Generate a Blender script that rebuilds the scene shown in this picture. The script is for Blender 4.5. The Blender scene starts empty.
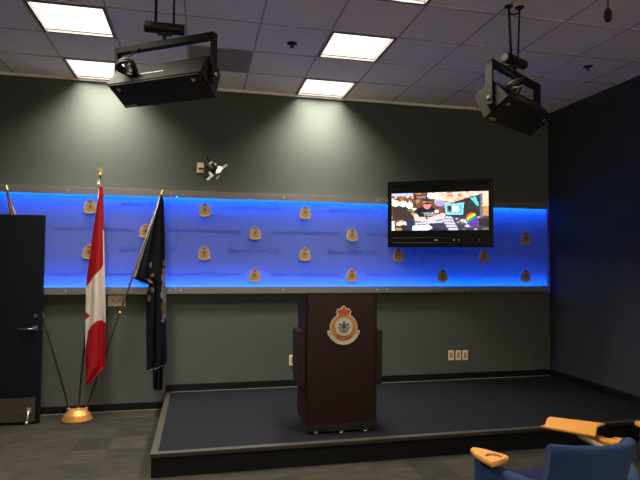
import bpy, bmesh, math, random
from mathutils import Vector, Matrix, Euler
random.seed(7)
SC = bpy.context.scene
COL = SC.collection
PI = math.pi
T = 0.61           # ceiling tile
H = 3.637          # ceiling height
XR = 5.868         # right wall
XL = -1.15         # left wall
YF = -8.6         # wall behind the audience
PZ = 0.181         # stage top
PX, PY = 1.02, -1.965   # stage left edge / front edge

# ------------------------------------------------------------------ materials
def srgb(r, g, b):
    f = lambda c: (c/255/12.92) if c/255 <= .04045 else ((c/255+.055)/1.055)**2.4
    return (f(r), f(g), f(b), 1)

def mat(name, col, rough=.5, metal=0., spec=.5, noise=0., nscale=30., bump=0., bscale=200., coat=0., sheen=0., emit=None, estr=0., stretch=None):
    m = bpy.data.materials.new(name); m.use_nodes = True
    nt = m.node_tree; b = nt.nodes['Principled BSDF']
    b.inputs['Base Color'].default_value = col
    b.inputs['Roughness'].default_value = rough
    b.inputs['Metallic'].default_value = metal
    b.inputs['Specular IOR Level'].default_value = spec
    b.inputs['Coat Weight'].default_value = coat
    b.inputs['Sheen Weight'].default_value = sheen
    tc = nt.nodes.new('ShaderNodeTexCoord')
    src = tc.outputs['Object']
    if stretch:
        mp = nt.nodes.new('ShaderNodeMapping'); mp.inputs['Scale'].default_value = stretch
        nt.links.new(src, mp.inputs['Vector']); src = mp.outputs['Vector']
    if noise:
        n = nt.nodes.new('ShaderNodeTexNoise'); n.inputs['Scale'].default_value = nscale; n.inputs['Detail'].default_value = 4
        nt.links.new(src, n.inputs['Vector'])
        r = nt.nodes.new('ShaderNodeMapRange'); r.inputs[1].default_value = .25; r.inputs[2].default_value = .75
        r.inputs[3].default_value = 1-noise; r.inputs[4].default_value = 1+noise
        nt.links.new(n.outputs['Fac'], r.inputs[0])
        mx = nt.nodes.new('ShaderNodeVectorMath'); mx.operation = 'SCALE'; mx.inputs[0].default_value = col[:3]
        nt.links.new(r.outputs[0], mx.inputs['Scale']); nt.links.new(mx.outputs[0], b.inputs['Base Color'])
    if bump:
        n2 = nt.nodes.new('ShaderNodeTexNoise'); n2.inputs['Scale'].default_value = bscale; n2.inputs['Detail'].default_value = 3
        nt.links.new(src, n2.inputs['Vector'])
        bp = nt.nodes.new('ShaderNodeBump'); bp.inputs['Strength'].default_value = bump; bp.inputs['Distance'].default_value = .004
        nt.links.new(n2.outputs['Fac'], bp.inputs['Height']); nt.links.new(bp.outputs[0], b.inputs['Normal'])
    if emit:
        b.inputs['Emission Color'].default_value = emit; b.inputs['Emission Strength'].default_value = estr
    return m

def carpet_tiles(name, cols, size):
    """carpet squares, each of its own tone, with fine pile speckle"""
    m = bpy.data.materials.new(name); m.use_nodes = True
    nt = m.node_tree; b = nt.nodes['Principled BSDF']; L = nt.links
    b.inputs['Roughness'].default_value = .95; b.inputs['Specular IOR Level'].default_value = .1
    tc = nt.nodes.new('ShaderNodeTexCoord')
    sc = nt.nodes.new('ShaderNodeVectorMath'); sc.operation = 'SCALE'; sc.inputs['Scale'].default_value = 1/size
    L.new(tc.outputs['Object'], sc.inputs[0])
    fl = nt.nodes.new('ShaderNodeVectorMath'); fl.operation = 'FLOOR'; L.new(sc.outputs[0], fl.inputs[0])
    wn = nt.nodes.new('ShaderNodeTexWhiteNoise'); wn.noise_dimensions = '2D'; L.new(fl.outputs[0], wn.inputs['Vector'])
    n1 = nt.nodes.new('ShaderNodeTexNoise'); n1.inputs['Scale'].default_value = 5; n1.inputs['Detail'].default_value = 5
    mp = nt.nodes.new('ShaderNodeMapping'); mp.inputs['Scale'].default_value = (1, 3, 1)
    L.new(tc.outputs['Object'], mp.inputs[0]); L.new(mp.outputs[0], n1.inputs['Vector'])
    n2 = nt.nodes.new('ShaderNodeTexNoise'); n2.inputs['Scale'].default_value = 90; n2.inputs['Detail'].default_value = 2
    L.new(tc.outputs['Object'], n2.inputs['Vector'])
    a = nt.nodes.new('ShaderNodeMath'); a.operation = 'MULTIPLY_ADD'; a.inputs[1].default_value = .26
    L.new(wn.outputs['Value'], a.inputs[0])
    a2 = nt.nodes.new('ShaderNodeMath'); a2.operation = 'MULTIPLY'; a2.inputs[1].default_value = .6; L.new(n1.outputs['Fac'], a2.inputs[0])
    L.new(a2.outputs[0], a.inputs[2])
    a3 = nt.nodes.new('ShaderNodeMath'); a3.operation = 'MULTIPLY_ADD'; a3.inputs[1].default_value = .5
    L.new(n2.outputs['Fac'], a3.inputs[0]); L.new(a.outputs[0], a3.inputs[2])
    cr = nt.nodes.new('ShaderNodeValToRGB'); e = cr.color_ramp.elements
    e[0].position = .35; e[0].color = cols[0]; e[1].position = 1.1 if False else 1.0; e[1].color = cols[-1]
    for k, c in enumerate(cols[1:-1]):
        q = e.new(.35+.65*(k+1)/(len(cols)-1)); q.color = c
    L.new(a3.outputs[0], cr.inputs[0]); L.new(cr.outputs[0], b.inputs['Base Color'])
    bp = nt.nodes.new('ShaderNodeBump'); bp.inputs['Strength'].default_value = .5; bp.inputs['Distance'].default_value = .004
    L.new(n2.outputs['Fac'], bp.inputs['Height']); L.new(bp.outputs[0], b.inputs['Normal'])
    return m

M = {}
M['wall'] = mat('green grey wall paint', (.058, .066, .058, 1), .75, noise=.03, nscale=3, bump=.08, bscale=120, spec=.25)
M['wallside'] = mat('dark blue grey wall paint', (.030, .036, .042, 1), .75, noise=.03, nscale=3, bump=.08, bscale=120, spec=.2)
M['rearwall'] = mat('pale wall paint', (.90, .79, .70, 1), .8)
M['tile'] = mat('mineral ceiling tile', (.90, .82, .76, 1), .95, noise=.04, nscale=9, bump=.25, bscale=160, spec=.1)
M['grid'] = mat('ceiling grid metal', (.46, .41, .37, 1), .6, spec=.3)
M['vent'] = mat('perforated vent metal', (.30, .275, .25, 1), .6, noise=.15, nscale=60)
M['floor'] = carpet_tiles('grey brown carpet squares', [(.0075, .0077, .0078, 1), (.0155, .0150, .0138, 1), (.0265, .0220, .0172, 1), (.048, .037, .027, 1)], .305)
M['stage'] = mat('navy stage carpet', (.0058, .0058, .0088, 1), .95, noise=.18, nscale=60, bump=.4, bscale=300, spec=.1)
M['nosing'] = mat('brown rubber nosing', (.021, .0165, .012, 1), .55, noise=.15, nscale=40)
M['fascia'] = mat('black stage fascia', (.005, .005, .0055, 1), .7, spec=.15)
M['base'] = mat('black rubber baseboard', (.0045, .0045, .005, 1), .6, spec=.15)
M['bead'] = mat('pale sealant bead', (.16, .145, .12, 1), .6)
M['lampframe'] = mat('dark bronze light frame', (.06, .05, .045, 1), .5)
M['screwmat'] = mat('dull screw head', (.40, .36, .31, 1), .6)
M['diffuser'] = mat('white light diffuser', (.9, .9, .9, 1), .5, emit=(1, .95, .86, 1), estr=1.35)
M['rail'] = mat('brushed grey metal rail', (.115, .104, .097, 1), .5, metal=.3, noise=.08, nscale=30, stretch=(1, 1, 30))
M['panel'] = mat('frosted blue white panel', (.042, .056, .22, 1), .55, spec=.2)
def translucent(name, dcol, tcol, fac):
    m = bpy.data.materials.new(name); m.use_nodes = True; nt = m.node_tree; nt.nodes.clear()
    o = nt.nodes.new('ShaderNodeOutputMaterial'); mx = nt.nodes.new('ShaderNodeMixShader'); mx.inputs[0].default_value = fac
    d = nt.nodes.new('ShaderNodeBsdfDiffuse'); d.inputs[0].default_value = dcol
    t = nt.nodes.new('ShaderNodeBsdfTranslucent'); t.inputs[0].default_value = tcol
    nt.links.new(d.outputs[0], mx.inputs[1]); nt.links.new(t.outputs[0], mx.inputs[2]); nt.links.new(mx.outputs[0], o.inputs[0])
    return m
M['panel'] = translucent('frosted acrylic sheet', (.125, .15, .33, 1), (.55, .62, .9, 1), .5)
M['cavity'] = mat('grey light box backing', (.17, .18, .21, 1), .8)
M['letter'] = translucent('etched lettering', (.06, .07, .20, 1), (.72, .74, .82, 1), .72)
M['led'] = mat('blue led strip', (.1, .2, .9, 1), .5, emit=(.0, .19, 1, 1), estr=210)
M['acrylic'] = mat('milky acrylic edge', (.30, .33, .55, 1), .4)
M['steel'] = mat('satin steel', (.55, .53, .50, 1), .3, metal=.9)
M['darksteel'] = mat('dull dark steel', (.16, .15, .14, 1), .35, metal=.9)
M['kick'] = mat('worn bronze kick plate', (.075, .058, .044, 1), .42, metal=.6, noise=.25, nscale=8, stretch=(.3, 1, 4))
M['door'] = mat('dark navy door paint', (.0022, .0036, .0055, 1), .65, spec=.12)
M['wood'] = mat('dark mahogany veneer', (.0125, .0038, .0030, 1), .45, noise=.45, nscale=14, stretch=(6, 6, .35), coat=.0, spec=.25)
M['wooddark'] = mat('dark mahogany side', (.012, .005, .0045, 1), .5, spec=.25, noise=.25, nscale=14, stretch=(6, 6, .35))
M['plinth'] = mat('black podium plinth', (.010, .009, .009, 1), .5)
M['gold'] = mat('crest gold enamel', (.40, .145, .019, 1), .45, noise=.2, nscale=60)
M['red'] = mat('crest red enamel', (.27, .026, .012, 1), .5)
M['pale'] = mat('crest silver white', (.40, .34, .25, 1), .5, noise=.15, nscale=80)
M['green'] = mat('crest dark green', (.035, .055, .025, 1), .6)
M['ink'] = mat('crest dark line', (.02, .03, .03, 1), .6)
M['greyblue'] = mat('crest pale water', (.40, .40, .36, 1), .5)
M['sgold'] = mat('aged gold crest', (.23, .115, .028, 1), .5, noise=.25, nscale=80)
M['sred'] = mat('aged red crown', (.16, .025, .012, 1), .5)
M['sring'] = mat('crest inner ring', (.32, .21, .11, 1), .5)
M['spale'] = mat('aged crest rim', (.36, .25, .14, 1), .5)
M['black'] = mat('satin black paint', (.008, .0075, .007, 1), .5, spec=.2)
M['cab'] = mat('black speaker cabinet', (.009, .008, .006, 1), .6, spec=.15, noise=.1, nscale=80)
M['grille'] = mat('black speaker grille', (.004, .004, .004, 1), .7, bump=.5, bscale=900)
M['chrome'] = mat('bright metal', (.8, .77, .7, 1), .2, metal=1)
M['brass'] = mat('brassy screw', (.85, .68, .42, 1), .35, metal=.5)
M['tvblack'] = mat('gloss black plastic', (.003, .003, .0035, 1), .3, spec=.08)
M['mark'] = mat('white printed mark', (.7, .7, .7, 1), .5)
M['redmark'] = mat('red standby lamp', (.3, .02, .02, 1), .5, emit=(1, .1, .05, 1), estr=.4)
M['bronze'] = mat('antique bronze gold', (.40, .18, .048, 1), .45, metal=.55, noise=.12, nscale=12)
M['pole'] = mat('dark wood flagpole', (.048, .027, .017, 1), .4, noise=.2, nscale=20, stretch=(4, 4, .4))
M['finial'] = mat('gilt finial', (.45, .31, .11, 1), .35, metal=.8)
M['fred'] = mat('red flag nylon', (.21, .003, .006, 1), .7, spec=.15, bump=.15, bscale=500)
M['fwhite'] = mat('white flag nylon', (.38, .32, .28, 1), .7, spec=.15, bump=.15, bscale=500)
M['fnavy'] = mat('navy flag cloth', (.004, .004, .007, 1), .9, bump=.15, bscale=500, spec=.08)
M['fgold'] = mat('gold embroidery', (.115, .07, .022, 1), .6)
M['fsilver'] = mat('silver embroidery', (.14, .135, .145, 1), .6)
M['fblue'] = mat('royal blue cloth', (.02, .03, .20, 1), .7)
M['plate'] = mat('ivory outlet plate', (.74, .58, .38, 1), .5)
M['slot'] = mat('dark tan socket', (.30, .21, .12, 1), .5)
M['slotdark'] = mat('black socket slot', (.02, .015, .01, 1), .5)
M['flap'] = mat('white spotlight flap', (.93, .91, .86, 1), .45)
M['glowflap'] = mat('glowing white spotlight flap', (.9, .87, .8, 1), .45, emit=(1, .93, .82, 1), estr=.7)  # white flap, not a lamp: glow added to make it brighter
M['foam'] = mat('dark foam windscreen', (.012, .013, .010, 1), .95, bump=.5, bscale=600)
M['cable'] = mat('brown microphone cable', (.12, .07, .045, 1), .5)
M['blue'] = mat('blue upholstery fabric', (.0155, .035, .090, 1), .95, noise=.25, nscale=160, bump=.5, bscale=500, sheen=.04, spec=.1)
M['bluedk'] = mat('navy seat fabric', (.006, .007, .028, 1), .9, noise=.2, nscale=160, bump=.4, bscale=700, spec=.15)
M['orange'] = mat('honey beech wood', (.50, .215, .038, 1), .42, noise=.10, nscale=10, stretch=(3, 12, 3), coat=.15)
M['wellwood'] = mat('pale beech cup well', (.42, .21, .075, 1), .5)
M['arm'] = mat('pale metal bracket', (.62, .52, .38, 1), .5)

# ------------------------------------------------------------------ mesh helpers
def new(): return bmesh.new()

def box(bm, x0, x1, y0, y1, z0, z1, bev=0., mi=0):
    r = bmesh.ops.create_cube(bm, size=1.0)
    vs = r['verts']
    for v in vs:
        v.co = Vector((x0+(v.co.x+.5)*(x1-x0), y0+(v.co.y+.5)*(y1-y0), z0+(v.co.z+.5)*(z1-z0)))
    fs = set(f for v in vs for f in v.link_faces)
    for f in fs: f.material_index = mi
    if bev:
        es = list(set(e for v in vs for e in v.link_edges))
        bmesh.ops.bevel(bm, geom=es, offset=bev, segments=2, affect='EDGES', profile=.5)
    return vs

def prism(bm, pts, d0, d1, axis='y', mi=0):
    """closed outline pts=(a,b) extruded d0..d1; axis y -> (x,z), x -> (y,z), z -> (x,y)"""
    def mk(a, b, d):
        return {'y': (a, d, b), 'x': (d, a, b), 'z': (a, b, d)}[axis]
    A = [bm.verts.new(mk(a, b, d0)) for a, b in pts]
    B = [bm.verts.new(mk(a, b, d1)) for a, b in pts]
    fs = [bm.faces.new(A), bm.faces.new(B[::-1])]
    n = len(pts)
    for i in range(n): fs.append(bm.faces.new((A[i], B[i], B[(i+1) % n], A[(i+1) % n])))
    for f in fs: f.material_index = mi
    bmesh.ops.recalc_face_normals(bm, faces=fs)
    return A+B

def tube(bm, pts, r, seg=10, cap=True, mi=0):
    pts = [Vector(p) for p in pts]
    rs = r if isinstance(r, (list, tuple)) else [r]*len(pts)
    rings = []; up = None
    for i, p in enumerate(pts):
        d = (pts[min(i+1, len(pts)-1)]-pts[max(i-1, 0)]).normalized()
        if up is None:
            up = Vector((0, 0, 1)) if abs(d.z) < .9 else Vector((1, 0, 0))
        s = d.cross(up).normalized(); up = s.cross(d).normalized()
        rings.append([bm.verts.new(p+(s*math.cos(2*PI*k/seg)+up*math.sin(2*PI*k/seg))*rs[i]) for k in range(seg)])
    fs = []
    for a, b in zip(rings, rings[1:]):
        for k in range(seg):
            f = bm.faces.new((a[k], a[(k+1) % seg], b[(k+1) % seg], b[k])); f.smooth = True; fs.append(f)
    if cap:
        fs.append(bm.faces.new(rings[0][::-1])); fs.append(bm.faces.new(rings[-1]))
    for f in fs: f.material_index = mi
    bmesh.ops.recalc_face_normals(bm, faces=fs)

def lathe(bm, prof, seg=24, c=(0, 0, 0), sx=1, sy=1):
    rings = [[bm.verts.new((c[0]+r*sx*math.cos(2*PI*k/seg), c[1]+r*sy*math.sin(2*PI*k/seg), c[2]+z)) for k in range(seg)] for r, z in prof]
    fs = []
    for a, b in zip(rings, rings[1:]):
        for k in range(seg):
            f = bm.faces.new((a[k], a[(k+1) % seg], b[(k+1) % seg], b[k])); f.smooth = True; fs.append(f)
    fs.append(bm.faces.new(rings[0][::-1])); fs.append(bm.faces.new(rings[-1]))
    bmesh.ops.recalc_face_normals(bm, faces=fs)

def obj(name, bm, m, parent=None, loc=None):
    me = bpy.data.meshes.new(name); bm.to_mesh(me); bm.free()
    for x in (m if isinstance(m, (list, tuple)) else [m]): me.materials.append(M[x])
    o = bpy.data.objects.new(name, me); COL.objects.link(o)
    if parent: o.parent = parent
    if loc: o.location = loc
    return o

def xform(bm, mx): bmesh.ops.transform(bm, matrix=mx, verts=bm.verts)

def thing(name, label, cat, loc=(0, 0, 0), rz=0, group=None):
    o = bpy.data.objects.new(name, None); COL.objects.link(o)
    o.empty_display_size = .1
    o.location = loc; o.rotation_euler = (0, 0, rz)
    o['label'] = label; o['category'] = cat
    if group: o['group'] = group
    return o

def struct(o): o['kind'] = 'structure'; return o

def copy_tree(src, loc, rz, label):
    r = src.copy(); COL.objects.link(r); r.location = loc; r.rotation_euler = (0, 0, rz); r['label'] = label
    for ch in list(src.children):
        c = ch.copy(); COL.objects.link(c); c.parent = r
        for g in list(ch.children):
            d = g.copy(); COL.objects.link(d); d.parent = c
    return r

def arc(cx, cz, r, a0, a1, n):
    return [(cx+r*math.cos(math.radians(a0+(a1-a0)*k/(n-1))), cz+r*math.sin(math.radians(a0+(a1-a0)*k/(n-1)))) for k in range(n)]

# ------------------------------------------------------------------ room shell
bm = new(); box(bm, XL-.1, XR+.1, YF-.1, .1, -.1, 0); struct(obj('floor', bm, 'floor'))
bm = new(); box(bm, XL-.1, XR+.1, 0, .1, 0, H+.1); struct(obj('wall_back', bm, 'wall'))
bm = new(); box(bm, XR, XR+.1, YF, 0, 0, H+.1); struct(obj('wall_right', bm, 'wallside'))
bm = new()
box(bm, XL-.1, XL, -.30, 0, 0, H+.1); box(bm, XL-.1, XL, YF, -1.30, 0, H+.1); box(bm, XL-.1, XL, -1.30, -.30, 2.13, H+.1)
struct(obj('wall_left', bm, 'wall'))
bm = new(); box(bm, XL-.1, XR+.1, YF-.1, YF, 0, H+.1); struct(obj('wall_front', bm, 'rearwall'))

LIGHTS = [(0, -.012, 'white ceiling light panel beside the back wall, above the left flag and left loudspeaker'),
          (4, -.012, 'white ceiling light panel beside the back wall, above the podium'),
          (0, -1.232, 'white ceiling light panel in the upper left corner, second from the back wall'),
          (4, -1.232, 'largest fully visible white ceiling light panel, above the podium, second from the back wall'),
          (4, -2.452, 'white ceiling light panel cut off by the top edge, right of the centre'),
          (0, -2.452, 'white ceiling light panel nearer the audience, third in the left row'),
          (0, -7.942, 'added unseen ceiling light panel at the back of the room, left row'),  # this rear row is unseen, added as fill to brighten the ceiling
          (2, -7.942, 'added unseen ceiling light panel at the back of the room, second from the left'),
          (4, -7.942, 'added unseen ceiling light panel at the back of the room, centre row'),
          (6, -7.942, 'added unseen ceiling light panel at the back of the room, second from the right'),
          (8, -7.942, 'added unseen ceiling light panel at the back of the room, beside the right wall')]
holes = {(c, round((-.012-yt)/T)) for c, yt, _ in LIGHTS}
VENT = (2, 1)
bm = new()
ncol0, ncol1, nrow = -2, 10, 17
for c in range(ncol0, ncol1):
    for r in range(nrow):
        if (c, r) in holes or (c, r) == VENT: continue
        x0, x1 = max(c*T, XL), min((c+1)*T, XR); y1, y0 = -.012-r*T, max(-.012-(r+1)*T, YF)
        if x1 <= x0 or y1 <= y0: continue
        box(bm, x0, x1, y0, y1, H+.006, H+.03, mi=0)
for c in range(ncol0+1, ncol1+1):
    if XL < c*T < XR: box(bm, c*T-.007, c*T+.007, YF, 0, H, H+.012, mi=1)
for r in range(nrow+1):
    y = -.012-r*T
    if y > YF: box(bm, XL, XR, y-.007, y+.007, H+.0005, H+.0125, mi=1)
box(bm, XL, XR, YF, 0, H+.16, H+.2, mi=0)
struct(obj('ceiling', bm, ['tile', 'grid']))

# ceiling light panels
def make_light(x, y, label):
    t = thing('ceiling_light', label, 'light', (x, y, H), 0, 'square ceiling light panels')
    s = T/2-.010
    bm = new()
    for a in ((-s, -s+.022, -s, s), (s-.022, s, -s, s), (-s+.022, s-.022, -s, -s+.022), (-s+.022, s-.022, s-.022, s)):
        box(bm, a[0], a[1], a[2], a[3], -.004, .05)
    obj('frame', bm, 'lampframe', t)
    bm = new(); box(bm, -s+.022, s-.022, -s+.022, s-.022, .022, .03); obj('diffuser', bm, 'diffuser', t)
    return t
def lamp_for(t):
    ld = bpy.data.lights.new('lamp', 'AREA'); ld.shape = 'SQUARE'; ld.size = T-.07
    ld.energy = LAMP_W*(1.35 if t.location.y < -6 else 1); ld.color = (1, .95, .80); ld.spread = math.radians(LAMP_SPREAD)  # the added rear row is boosted for more fill
    lo = bpy.data.objects.new('lamp', ld); COL.objects.link(lo); lo.parent = t; lo.location = (0, 0, .018)
LAMP_W, LAMP_SPREAD = 55, 120
first = None
for c, yt, lab in LIGHTS:
    p = ((c+.5)*T, yt-T/2, H)
    if first is None: first = make_light(p[0], p[1], lab); t = first
    else: t = copy_tree(first, p, 0, lab)
for o in [o for o in list(COL.objects) if o.name.startswith('ceiling_light')]: lamp_for(o)

bm = new(); box(bm, XL, XR, -.026, 0, H-.020, H+.01); struct(obj('trim_2', bm, 'tile'))
# return air vent
t = thing('ceiling_vent', 'grey perforated return air vent in the ceiling behind the left loudspeaker', 'vent', ((VENT[0]+.5)*T, -.012-1.5*T, H))
s = T/2-.010
bm = new()
for a in ((-s, -s+.02, -s, s), (s-.02, s, -s, s), (-s+.02, s-.02, -s, -s+.02), (-s+.02, s-.02, s-.02, s)):
    box(bm, a[0], a[1], a[2], a[3], -.003, .03)
obj('frame', bm, 'vent', t)
bm = new()
for k in range(18):
    y = -s+.03+k*(2*s-.06)/17; box(bm, -s+.02, s-.02, y-.010, y+.010, .006, .012)
box(bm, -s+.02, s-.02, -s+.02, s-.02, .013, .02)
obj('perforated_grille', bm, 'vent', t)

# fire sprinklers
def sprinkler(loc, label):
    t = thing('fire_sprinkler', label, 'sprinkler', loc, 0, 'ceiling sprinkler heads')
    bm = new(); lathe(bm, [(.045, .012), (.047, -.004), (.030, -.012), (.012, -.014)], 20); obj('escutcheon', bm, 'black', t)
    bm = new(); lathe(bm, [(.009, -.012), (.009, -.020), (.005, -.028), (.005, -.034)], 12)
    box(bm, -.016, -.012, -.004, .004, -.034, -.016); box(bm, .012, .016, -.004, .004, -.034, -.016); box(bm, -.016, .016, -.004, .004, -.037, -.032)
    obj('nozzle', bm, 'black', t)
    bm = new(); lathe(bm, [(.018, -.037), (.020, -.039), (.005, -.041)], 16); obj('deflector', bm, 'black', t)
    return t
sp0 = sprinkler((2.155, -1.484, H+.006), 'dark sprinkler head on the ceiling left of the central light panels')
copy_tree(sp0, (5.167, -1.624, H+.006), .6, 'dark sprinkler head on the ceiling near the right wall, beside the right loudspeaker')

# baseboards
def bboard(bm, x0, x1, y0, y1, z): box(bm, x0, x1, y0, y1, z+.006, z+.085, .004)
bm = new(); bboard(bm, XL, PX, -.012, 0, 0); bboard(bm, PX, XR, -.012, 0, PZ); struct(obj('baseboard_back', bm, 'base'))
bm = new(); bboard(bm, XR-.012, XR, PY, -.012, PZ); bboard(bm, XR-.012, XR, YF, PY-.01, 0); struct(obj('baseboard_right', bm, 'base'))
bm = new(); box(bm, XL, PX-.01, -.022, 0, 0, .007); box(bm, PX+.05, XR-.02, -.022, 0, PZ, PZ+.006); struct(obj('trim_1', bm, 'bead'))

# door standing open in front of the left end of the back wall
dy = -.33
bm = new(); box(bm, -1.13, -.185, dy, dy+.045, .012, 2.10, .003)
door = struct(obj('door_1', bm, 'door'))
bm = new(); box(bm, -1.10, -.225, dy-.003, dy+.001, .03, .265, .001); obj('kick_plate', bm, 'kick', door)
bm = new(); tube(bm, [(-.245, dy+.001, .955), (-.245, dy-.05, .955)], .011); tube(bm, [(-.245, dy-.05, .955), (-.30, dy-.055, .952), (-.385, dy-.045, .957)], [.011, .010, .008]); lathe_b = box(bm, -.272, -.218, dy-.008, dy, .93, .98, .004)
obj('door_handle', bm, 'darksteel', door)
bm = new(); bmc = box(bm, -.262, -.228, dy-.012, dy, 1.06, 1.095, .004); obj('deadbolt', bm, 'darksteel', door)
bm = new(); box(bm, -.187, -.183, dy+.008, dy+.036, .93, 1.0); box(bm, -.187, -.183, dy+.008, dy+.036, 1.06, 1.11); obj('latch_plate', bm, 'darksteel', door)
bm = new(); box(bm, -.300, -.262, dy-.014, dy, .125, .165, .003); tube(bm, [(-.281, dy-.014, .14), (-.287, dy-.04, .02)], [.009, .009]); lathe(bm, [(.013, 0.0), (.014, .03), (.009, .035)], 12, (-.288, dy-.042, .002))
obj('door_stop', bm, 'steel', door)

# ------------------------------------------------------------------ stage
st = thing('stage_platform', 'low navy carpeted stage platform with brown edge strip under the podium', 'stage', ((PX+XR)/2, PY/2, 0))
ox, oy = (PX+XR)/2, PY/2
bm = new(); box(bm, PX+.055-ox, XR-.003-ox, PY+.055-oy, -.002-oy, PZ-.03, PZ); obj('carpet_top', bm, 'stage', st)
bm = new()
box(bm, PX-ox, PX+.055-ox, PY-oy, -.002-oy, PZ-.030, PZ+.002, .004)
box(bm, PX+.055-ox, XR-.003-ox, PY-oy, PY+.055-oy, PZ-.030, PZ+.002, .004)
obj('edge_nosing', bm, 'nosing', st)
bm = new()
box(bm, PX+.008-ox, XR-.003-ox, PY+.008-oy, PY+.03-oy, 0, PZ-.03); box(bm, PX+.008-ox, PX+.03-ox, PY+.03-oy, -.002-oy, 0, PZ-.03)
obj('fascia', bm, 'fascia', st)

# ------------------------------------------------------------------ blue panel
PB, PT = 1.358, 2.345     # visible panel bottom / top
PR = 5.765
lp = thing('lit_wall_panel', 'long blue glowing wall panel between two grey metal rails behind the flags', 'wall panel', (2.3, 0, 1.855))
def L3(x, y, z): return (x-2.3, y, z-1.855)
def boxp(bm, x0, x1, y0, y1, z0, z1, bev=0., mi=0): return box(bm, x0-2.3, x1-2.3, y0, y1, z0-1.855, z1-1.855, bev, mi)
SE = [XL+.02, 1.105, 3.50, PR]
for a, b in zip(SE, SE[1:]):
    bm = new(); boxp(bm, a+.0015, b-.0015, -.104, -.100, PB-.03, PT+.03); obj('panel_sheet', bm, 'panel', lp)
bm = new(); boxp(bm, SE[0], PR, -.014, -.004, PB-.06, PT+.06); obj('backing_board', bm, 'cavity', lp)
for z0, z1 in ((PT, 2.427), (1.280, PB)):
    for a, b in zip(SE, SE[1:]):
        top = z0 > 2
        bm = new(); boxp(bm, a+.001, b-.001, -.140, -.134, z0, z1, .001)
        zz = (z1-.006, z1) if top else (z0, z0+.006)
        boxp(bm, a+.001, b-.001, -.134, -.001, zz[0], zz[1])
        r = obj('rail', bm, 'rail', lp)
        bm = new()
        n = 3
        for k in range(n):
            x = a+.06+(b-a-.12)*k/(n-1)
            tube(bm, [L3(x, -.139, (z0+z1)/2), L3(x, -.145, (z0+z1)/2)], [.009, .006], 10)
        obj('screw', bm, 'screwmat', r)
# the strips sit just inside the rails and are tilted towards the panel
for nm, zc, sg in (('led_strip', PT+.016, -1), ('led_strip', PB-.016, 1)):
    bm = new(); a, b = SE[0]+.02, PR-.01
    y0, y1 = -.086, -.066
    v = [bm.verts.new(L3(a, y0, zc)), bm.verts.new(L3(b, y0, zc)), bm.verts.new(L3(b, y1, zc-sg*.001)), bm.verts.new(L3(a, y1, zc-sg*.001))]
    w = [bm.verts.new(q.co+Vector((0, 0, -sg*.004))) for q in v]
    bm.faces.new(v); bm.faces.new(w[::-1])
    for i in range(4): bm.faces.new((v[i], w[i], w[(i+1) % 4], v[(i+1) % 4]))
    bmesh.ops.recalc_face_normals(bm, faces=bm.faces)
    obj(nm, bm, 'led', lp)
bm = new(); boxp(bm, PR-.002, PR+.010, -.138, -.004, 1.280, 2.427, .002); obj('end_cap', bm, 'panel', lp)

def lettering(s, size, x, z, shear, bold=0.):
    cu = bpy.data.curves.new('lettering', 'FONT'); cu.body = s; cu.size = size; cu.shear = shear; cu.align_x = 'CENTER'; cu.align_y = 'CENTER'
    cu.offset = bold; cu.space_character = 1 if shear else .86; cu.extrude = 0
    tmp = bpy.data.objects.new('lettering_tmp', cu); COL.objects.link(tmp)
    dg = bpy.context.evaluated_depsgraph_get(); dg.update()
    me = bpy.data.meshes.new_from_object(tmp.evaluated_get(dg))
    COL.objects.unlink(tmp); bpy.data.objects.remove(tmp); bpy.data.curves.remove(cu)
    me.transform(Matrix.Rotation(PI/2, 4, 'X')); me.name = 'lettering'
    me.materials.clear(); me.materials.append(M['letter'])
    o = bpy.data.objects.new('lettering', me); COL.objects.link(o); o.parent = lp; o.location = L3(x, -.1048, z)
    return o
first_b = first_v = None
for k in range(-1, 4):
    for z in (2.262, 1.765):
        x = 1.985+1.162*k-.02
        if first_b is None: first_b = lettering('Beyond the Call', .092, x, z, .25, .001)
        else:
            o = first_b.copy(); COL.objects.link(o); o.location = L3(x, -.1048, z)
for k in range(-2, 4):
    for z in (1.985, 1.500):
        x = 2.567+1.162*k
        if x > 5.4 or x < -.6: continue
        if first_v is None: first_v = lettering('Vancouver Police Department', .080, x, z, 0, .0012)
        else:
            o = first_v.copy(); COL.objects.link(o); o.location = L3(x, -.1048, z)

# ------------------------------------------------------------------ crests
def crest_outline(g=0.):
    """backing plate of a crowned crest, width about 1"""
    R = [(0, .70+g), (.07, .66+g), (.10, .60), (.20+g, .60), (.26+g, .50), (.22+g, .38)]
    R += arc(0, -.02, .46+g, 52, -12, 9)
    R += [(.50+g, -.12), (.55+g, -.20), (.47+g, -.33)]
    R += arc(0, -.02, .555+g, -42, -90, 7)
    Lh = [(-x, z) for x, z in R[::-1]][1:]
    return R+Lh[:-1]
def annulus(bm, cx, cz, r0, r1, a0, a1, y0, y1, n=28):
    prism(bm, arc(cx, cz, r1, a0, a1, n)+arc(cx, cz, r0, a1, a0, n), y0, y1)
def crown_bm(s, y0, y1):
    bm = new()
    P = [(-.15, .37), (.15, .37), (.17, .45), (.22, .52), (.17, .575), (.08, .57), (.045, .60), (.045, .66), (-.045, .66), (-.045, .60), (-.08, .57), (-.17, .575), (-.22, .52), (-.17, .45)]
    prism(bm, [(x*s, z*s) for x, z in P], y0, y1); return bm
def bell(k):
    R = [(0, .56), (.10, .53), (.15, .46), (.16, .40), (.30, .36), (.42, .22), (.47, .05), (.47, -.12), (.53, -.20), (.52, -.35), (.40, -.46), (.20, -.525), (0, -.545)]
    return [(x*k*.92, z*k*1.04) for x, z in R+[(-x, z) for x, z in R[::-1]][1:-1]]
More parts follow.
